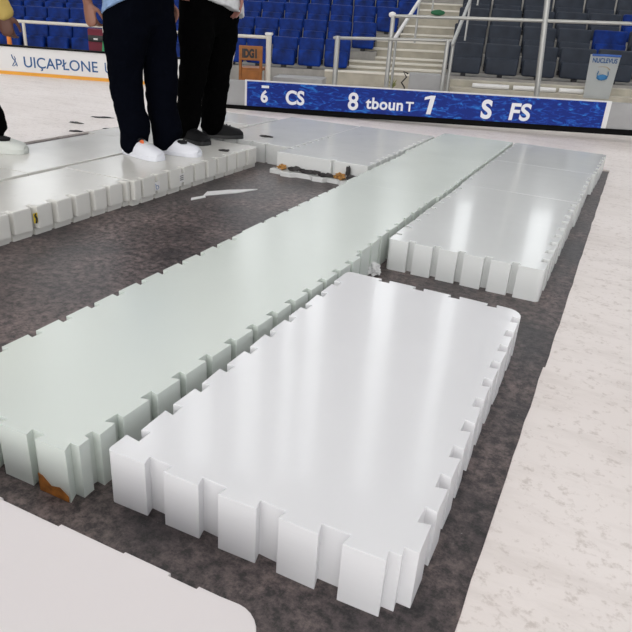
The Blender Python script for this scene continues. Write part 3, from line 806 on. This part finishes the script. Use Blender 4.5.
# ------------------------------------------------------------------ people
def remeshed(name, bm, mat, parent, vox=.007, wr=0.0, wscale=.09):
    o = link(name, bm, mat, None)
    md = o.modifiers.new('r', 'REMESH'); md.mode = 'VOXEL'; md.voxel_size = vox; md.use_smooth_shade = True
    sm = o.modifiers.new('s', 'SMOOTH'); sm.factor = .6; sm.iterations = 4
    if wr > 0:
        tx = bpy.data.textures.new(name + '_folds', 'CLOUDS'); tx.noise_scale = wscale
        dm = o.modifiers.new('d', 'DISPLACE'); dm.texture = tx; dm.strength = wr; dm.mid_level = .5; dm.texture_coords = 'LOCAL'
    o.parent = parent; o.matrix_parent_inverse = Matrix.Translation(-parent.location)
    return o

def hand(bm, wrist, direction, palm_n, thumb_side, size=1.0, curl=.5):
    """palm and five bent fingers; direction = wrist to fingertips, palm_n = palm facing"""
    d = Vector(direction).normalized(); n = Vector(palm_n); n = (n - d * n.dot(d)).normalized(); sd_ = Vector(thumb_side); sd_ = (sd_ - d * sd_.dot(d) - n * sd_.dot(n)).normalized()
    w_ = Vector(wrist); k = size
    tube(bm, [w_ - d * .02, w_ + d * .03 * k, w_ + d * .085 * k], [(.026 * k, .019 * k), (.036 * k, .017 * k), (.040 * k, .015 * k)], 12, up=n)
    for i, (off, ln) in enumerate(((.030, .072), (.010, .080), (-.010, .074), (-.029, .058))):
        b = w_ + d * .082 * k + sd_ * off * k
        p = b; pts = [b - d * .02 * k]; pts.append(b); a = .15 + .1 * i * curl
        for seg in (.45, .32, .23):
            a += curl * .75; dd = d * math.cos(a) + n * math.sin(a); p = p + dd * ln * seg * k; pts.append(p)
        tube(bm, pts, [.0088 * k, .0090 * k, .0084 * k, .0078 * k, .0068 * k], 8)
    b = w_ + d * .025 * k + sd_ * .028 * k
    pts = [b, b + (d * .5 + sd_ * .7 + n * .3).normalized() * .030 * k]
    pts.append(pts[-1] + (d * .85 + sd_ * .25 + n * .4).normalized() * .032 * k)
    pts.append(pts[-1] + (d * .9 - sd_ * .05 + n * .5).normalized() * .025 * k)
    tube(bm, pts, [.014 * k, .0115 * k, .0098 * k, .008 * k], 8)

def shoe(root, toe, heel, z, mat, solemat, size=1.0, extra=None):
    toe = Vector((toe[0], toe[1])); heel = Vector((heel[0], heel[1])); d = (toe - heel); L = d.length; a = math.atan2(d.y, d.x)
    Mx = Matrix.Translation((heel.x, heel.y, z)) @ Matrix.Rotation(a, 4, 'Z')
    # upper: loft of cross sections along the length
    st_ = [(.02, .030, .075, .0), (.06, .036, .088, .0), (.25, .038, .098, .0), (.42, .042, .092, 0), (.60, .048, .080, 0), (.78, .049, .066, 0), (.92, .042, .056, 0), (.985, .027, .040, 0)]
    bm = bmesh.new(); rings = []
    for (t_, hw, h, _) in st_:
        ring = []
        for kk in range(12):
            th = math.pi * kk / 11
            x = t_ * L; y = hw * math.cos(th) * size; zz = .018 + (h - .018) * (math.sin(th) ** .6) * size if kk not in (0, 11) else .018
            ring.append(bm.verts.new((x, y, zz)))
        rings.append(ring)
    for i in range(len(rings) - 1):
        for kk in range(11): bm.faces.new((rings[i][kk], rings[i][kk + 1], rings[i + 1][kk + 1], rings[i + 1][kk]))
        bm.faces.new((rings[i][11], rings[i][0], rings[i + 1][0], rings[i + 1][11]))
    bm.faces.new(rings[0]); bm.faces.new(rings[-1][::-1])
    bm.transform(Mx); up = link('shoe', bm, mat, None); up.parent = root; up.matrix_parent_inverse = Matrix.Translation(-root.location)
    bm = bmesh.new(); ol = []
    for (t_, hw, h, _) in st_: ol.append((t_ * L, (hw + .004) * size))
    pts = [(x, -y) for x, y in ol] + [(L * 1.01, 0)] + [(x, y) for x, y in reversed(ol)] + [(-.004, 0)]
    extrude_poly(bm, pts, .001, .026, .004, 2); bm.transform(Mx)
    so = link('sole', bm, solemat, None); so.parent = up
    if extra:
        for (t_, th, mt, r_) in extra:
            bm = bmesh.new()
            hh = .086 - .045 * max(0, t_ - .3) / .7
            blob(bm, (t_ * L, -math.cos(th) * .060, .026 + hh * math.sin(th) * 1.10), r_, 2, .3, t_)
            bm.transform(Mx); x = link('shoe_patch', bm, mt, None); x.parent = up
    return up

def laces(root, up, toe, heel, z, mat):
    toe = Vector(toe); heel = Vector(heel); d = toe - heel; L = d.length; a = math.atan2(d.y, d.x)
    bm = bmesh.new()
    for k_ in range(4):
        t_ = .42 + .08 * k_; h = .106 - .020 * k_ / 3
        tube(bm, [(t_ * L, -.022, h - .008), (t_ * L + .008, 0, h + .002), (t_ * L, .022, h - .008)], .003, 6)
    bm.transform(Matrix.Translation((heel.x, heel.y, z)) @ Matrix.Rotation(a, 4, 'Z'))
    o = link('laces', bm, mat, None); o.parent = up

def person(label, hip, face, feet, mats, handsw, elbows, shoulder_z=1.40, lr=1.0, hem=.93, shoes=(None,), sleeve='short', curl=.5, hemskew=(0, 0), palm=None, lowr=1.0, kneeoff=(.025, .025)):
    """hip (x,y), face = bearing vector, feet = [(toe,heel) right, left]"""
    z0 = T
    f = Vector((face[0], face[1], 0)).normalized(); l = Vector((-f.y, f.x, 0))
    root = empty('person', (hip[0], hip[1], z0), 0, label, 'person')
    hp = Vector((hip[0], hip[1], z0))
    def P(a, b, z): return hp + f * a + l * b + Vector((0, 0, z))
    body = bmesh.new(); pants = bmesh.new(); shirt = bmesh.new()
    sk, pm, sm_, shm, som = mats
    # trunk, neck, head
    tube(body, [P(0, 0, .93), P(.01, 0, 1.08), P(.02, 0, 1.25), P(.0, 0, 1.38)], [(.155, .105), (.14, .10), (.165, .11), (.15, .09)], 16, up=f)
    tube(body, [P(0, 0, 1.40), P(.015, 0, 1.52)], [.06, .055], 12)
    blob(body, P(.03, 0, 1.635), (.082, .082, .115), 3); blob(body, P(.045, 0, 1.575), (.058, .058, .055), 3)
    blob(body, P(.125, 0, 1.62), (.015, .013, .022), 2)      # nose
    for sgn in (-1, 1):
        blob(body, P(.02, sgn * .083, 1.625), (.012, .012, .03), 2)    # ears
    tube(body, [P(.108, -.022, 1.578), P(.116, 0, 1.576), P(.108, .022, 1.578)], .006, 8)  # lips
    # legs
    hips = [P(0, -.10, .90), P(0, .10, .90)]
    for (toe, heel), hpj, ko in zip(feet, hips, kneeoff):
        ank = Vector((heel[0] + (toe[0] - heel[0]) * .22, heel[1] + (toe[1] - heel[1]) * .22, z0 + .09))
        kn = hpj.lerp(ank, .5) + f * ko; kn.z = z0 + .49
        tube(body, [hpj, kn, ank, ank - Vector((0, 0, .035))], [.085, .055, .036, .036], 12)
        side = (ank - hpj)
        low = ank + Vector((0, 0, -.018))
        lo2 = ank + Vector((0, 0, .05)) + f * .02
        tube(pants, [hpj + Vector((0, 0, .03)), hpj.lerp(kn, .5), kn, kn.lerp(ank, .5), lo2, low],
             [(.125 * lr, .135 * lr), (.115 * lr, .125 * lr), (.105 * lowr, .112 * lowr), (.098 * lowr, .104 * lowr), (.098 * lowr, .104 * lowr), (.086 * lowr, .090 * lowr)], 18, up=f)
    tube(pants, [P(0, 0, .84), P(0, 0, .93), P(0, 0, .99)], [(.205 * lr, .135 * lr), (.20 * lr, .135 * lr), (.185 * lr, .125 * lr)], 18, up=f)
    # arms
    for i, sgn in enumerate((-1, 1)):
        sh = P(0, sgn * .185, shoulder_z); el = Vector(elbows[i]) if elbows[i] else P(-.03, sgn * .235, 1.12); wr = Vector(handsw[i][0])
        fd = Vector(handsw[i][1])
        tube(body, [sh, sh.lerp(el, .5), el, el.lerp(wr, .45), wr], [.050, .045, .038, .036, .025], 12)
        pn = Vector(palm[i]) if palm and palm[i] else -l * sgn
        hand(body, wr, fd, pn, f, 1.0, curl)
        end = sh.lerp(el, .75) if sleeve == 'short' else el.lerp(wr, .98)
        pts = [sh, end] if sleeve == 'short' else [sh, el, end]
        tube(shirt, pts, [.072] * (len(pts) - 1) + [.066 if sleeve == 'short' else .046], 14)
    tube(shirt, [P(0, 0, hem), P(0, 0, 1.03), P(.01, 0, 1.22), P(0, 0, 1.37), P(0, 0, 1.43)], [(.25, .188), (.23, .165), (.21, .145), (.195, .12), (.10, .07)], 20, up=f, cap=False)
    if any(hemskew):
        for v in shirt.verts:
            rel = v.co - hp
            if rel.z < 1.0: v.co.z += hemskew[0] * rel.dot(f) + hemskew[1] * rel.dot(l)
    bo = remeshed('body', body, sk, root, .0055)
    remeshed('trousers', pants, pm, root, .009, .028, .10)
    remeshed('shirt', shirt, sm_, root, .008, .02, .09)
    # hair and eyes
    hb = bmesh.new(); b_ = bmesh.new(); bmesh.ops.create_icosphere(b_, subdivisions=3, radius=1)
    for v in list(b_.verts):
        q_ = v.co.copy(); v.co = P(.02, 0, 1.655) + f * (q_.x * .092) + l * (q_.y * .09) + Vector((0, 0, q_.z * .112))
    dl = [v for v in b_.verts if (v.co - P(.02, 0, 1.655)).dot(f) > .035 and v.co.z < z0 + 1.70 or v.co.z < z0 + 1.60]
    bmesh.ops.delete(b_, geom=dl, context='VERTS'); merge(hb, b_)
    o = link('hair', hb, M['hair'], None); o.parent = root; o.matrix_parent_inverse = Matrix.Translation(-root.location)
    for sgn in (-1, 1):
        eb = bmesh.new(); blob(eb, P(.101, sgn * .032, 1.64), (.010, .010, .007), 2); o = link('eye', eb, M['shoe_black'], None); o.parent = root; o.matrix_parent_inverse = Matrix.Translation(-root.location)
    for i, (toe, heel) in enumerate(feet):
        up = shoe(root, toe, heel, z0, shm, som, 1.15, shoes[i] if i < len(shoes) else None)
        laces(root, up, toe, heel, z0, M['shoe_black'] if shm is M['shoe_black'] else M['sole_white'])
    return root

Zd = (0, 0, -1)
# middle person, white sneakers
person('person in loose navy trousers, light blue shirt and white sneakers on the left panels', (-2.67, 3.235), (1, .10),
       [((-2.44, 3.085), (-2.745, 3.14)), ((-2.345, 3.345), (-2.645, 3.29))],
       (M['skin_a'], M['pants_navy'], M['shirt_blue'], M['shoe_white'], M['shoe_white']),
       [((-2.86, 3.03, .955), (.18, -.02, -1)), ((-2.66, 3.50, .985), (.1, 0, -1))], [(-2.90, 3.0, 1.22), None], lr=1.06, lowr=.90, kneeoff=(-.045, .02), hem=.845, hemskew=(.45, .10),
       shoes=([(.56, 1.15, M['red_orange'], (.018, .006, .012)), (.47, 1.30, M['shoe_black'], (.026, .020, .014))], [(.38, .6, M['red_orange'], (.014, .006, .016)), (.66, 1.0, M['shoe_black'], (.034, .014, .014))]), curl=.75)
# right person, black shoes
person('person in black trousers, pale patterned shirt and black shoes beside the orange chair', (-2.60, 3.84), (.75, -.15),
       [((-2.515, 3.675), (-2.79, 3.735)), ((-2.50, 4.10), (-2.72, 3.90))],
       (M['skin_c'], M['pants_black'], M['shirt_white'], M['shoe_black'], M['sole_black']),
       [((-2.665, 3.60, 1.13), (.15, .03, -1)), ((-2.455, 3.93, 1.065), (.02, -.05, -1))], [(-2.76, 3.58, 1.32), (-2.46, 4.03, 1.27)], lr=.98, lowr=.84, hem=.845, hemskew=(0, -.26), curl=.35)
# left person, partly out of frame
person('person at the left picture edge with mustard sleeve and white and black shoe', (-3.425, 2.66), (.85, .35),
       [((-3.135, 2.735), (-3.41, 2.615)), ((-3.58, 2.95), (-3.84, 2.82))],
       (M['skin_b'], M['pants_black'], M['shirt_yellow'], M['sole_white'], M['sole_white']),
       [((-3.135, 2.70, .885), (.02, 0, -1)), ((-3.62, 2.95, .95), (.1, 0, -1))], [(-3.22, 2.62, 1.12), None], lr=1.05, lowr=1.0, hem=.92, sleeve='long', curl=.6,
       shoes=([(.60, .9, M['shoe_black'], (.050, .014, .018)), (.36, .7, M['shoe_black'], (.03, .012, .02))], None))

# ------------------------------------------------------------------ look
sc.view_settings.view_transform = 'Standard'
sc.view_settings.look = 'None'
sc.view_settings.gamma = 1.0
sc.view_settings.use_curve_mapping = False
sc.view_settings.exposure = -0.20
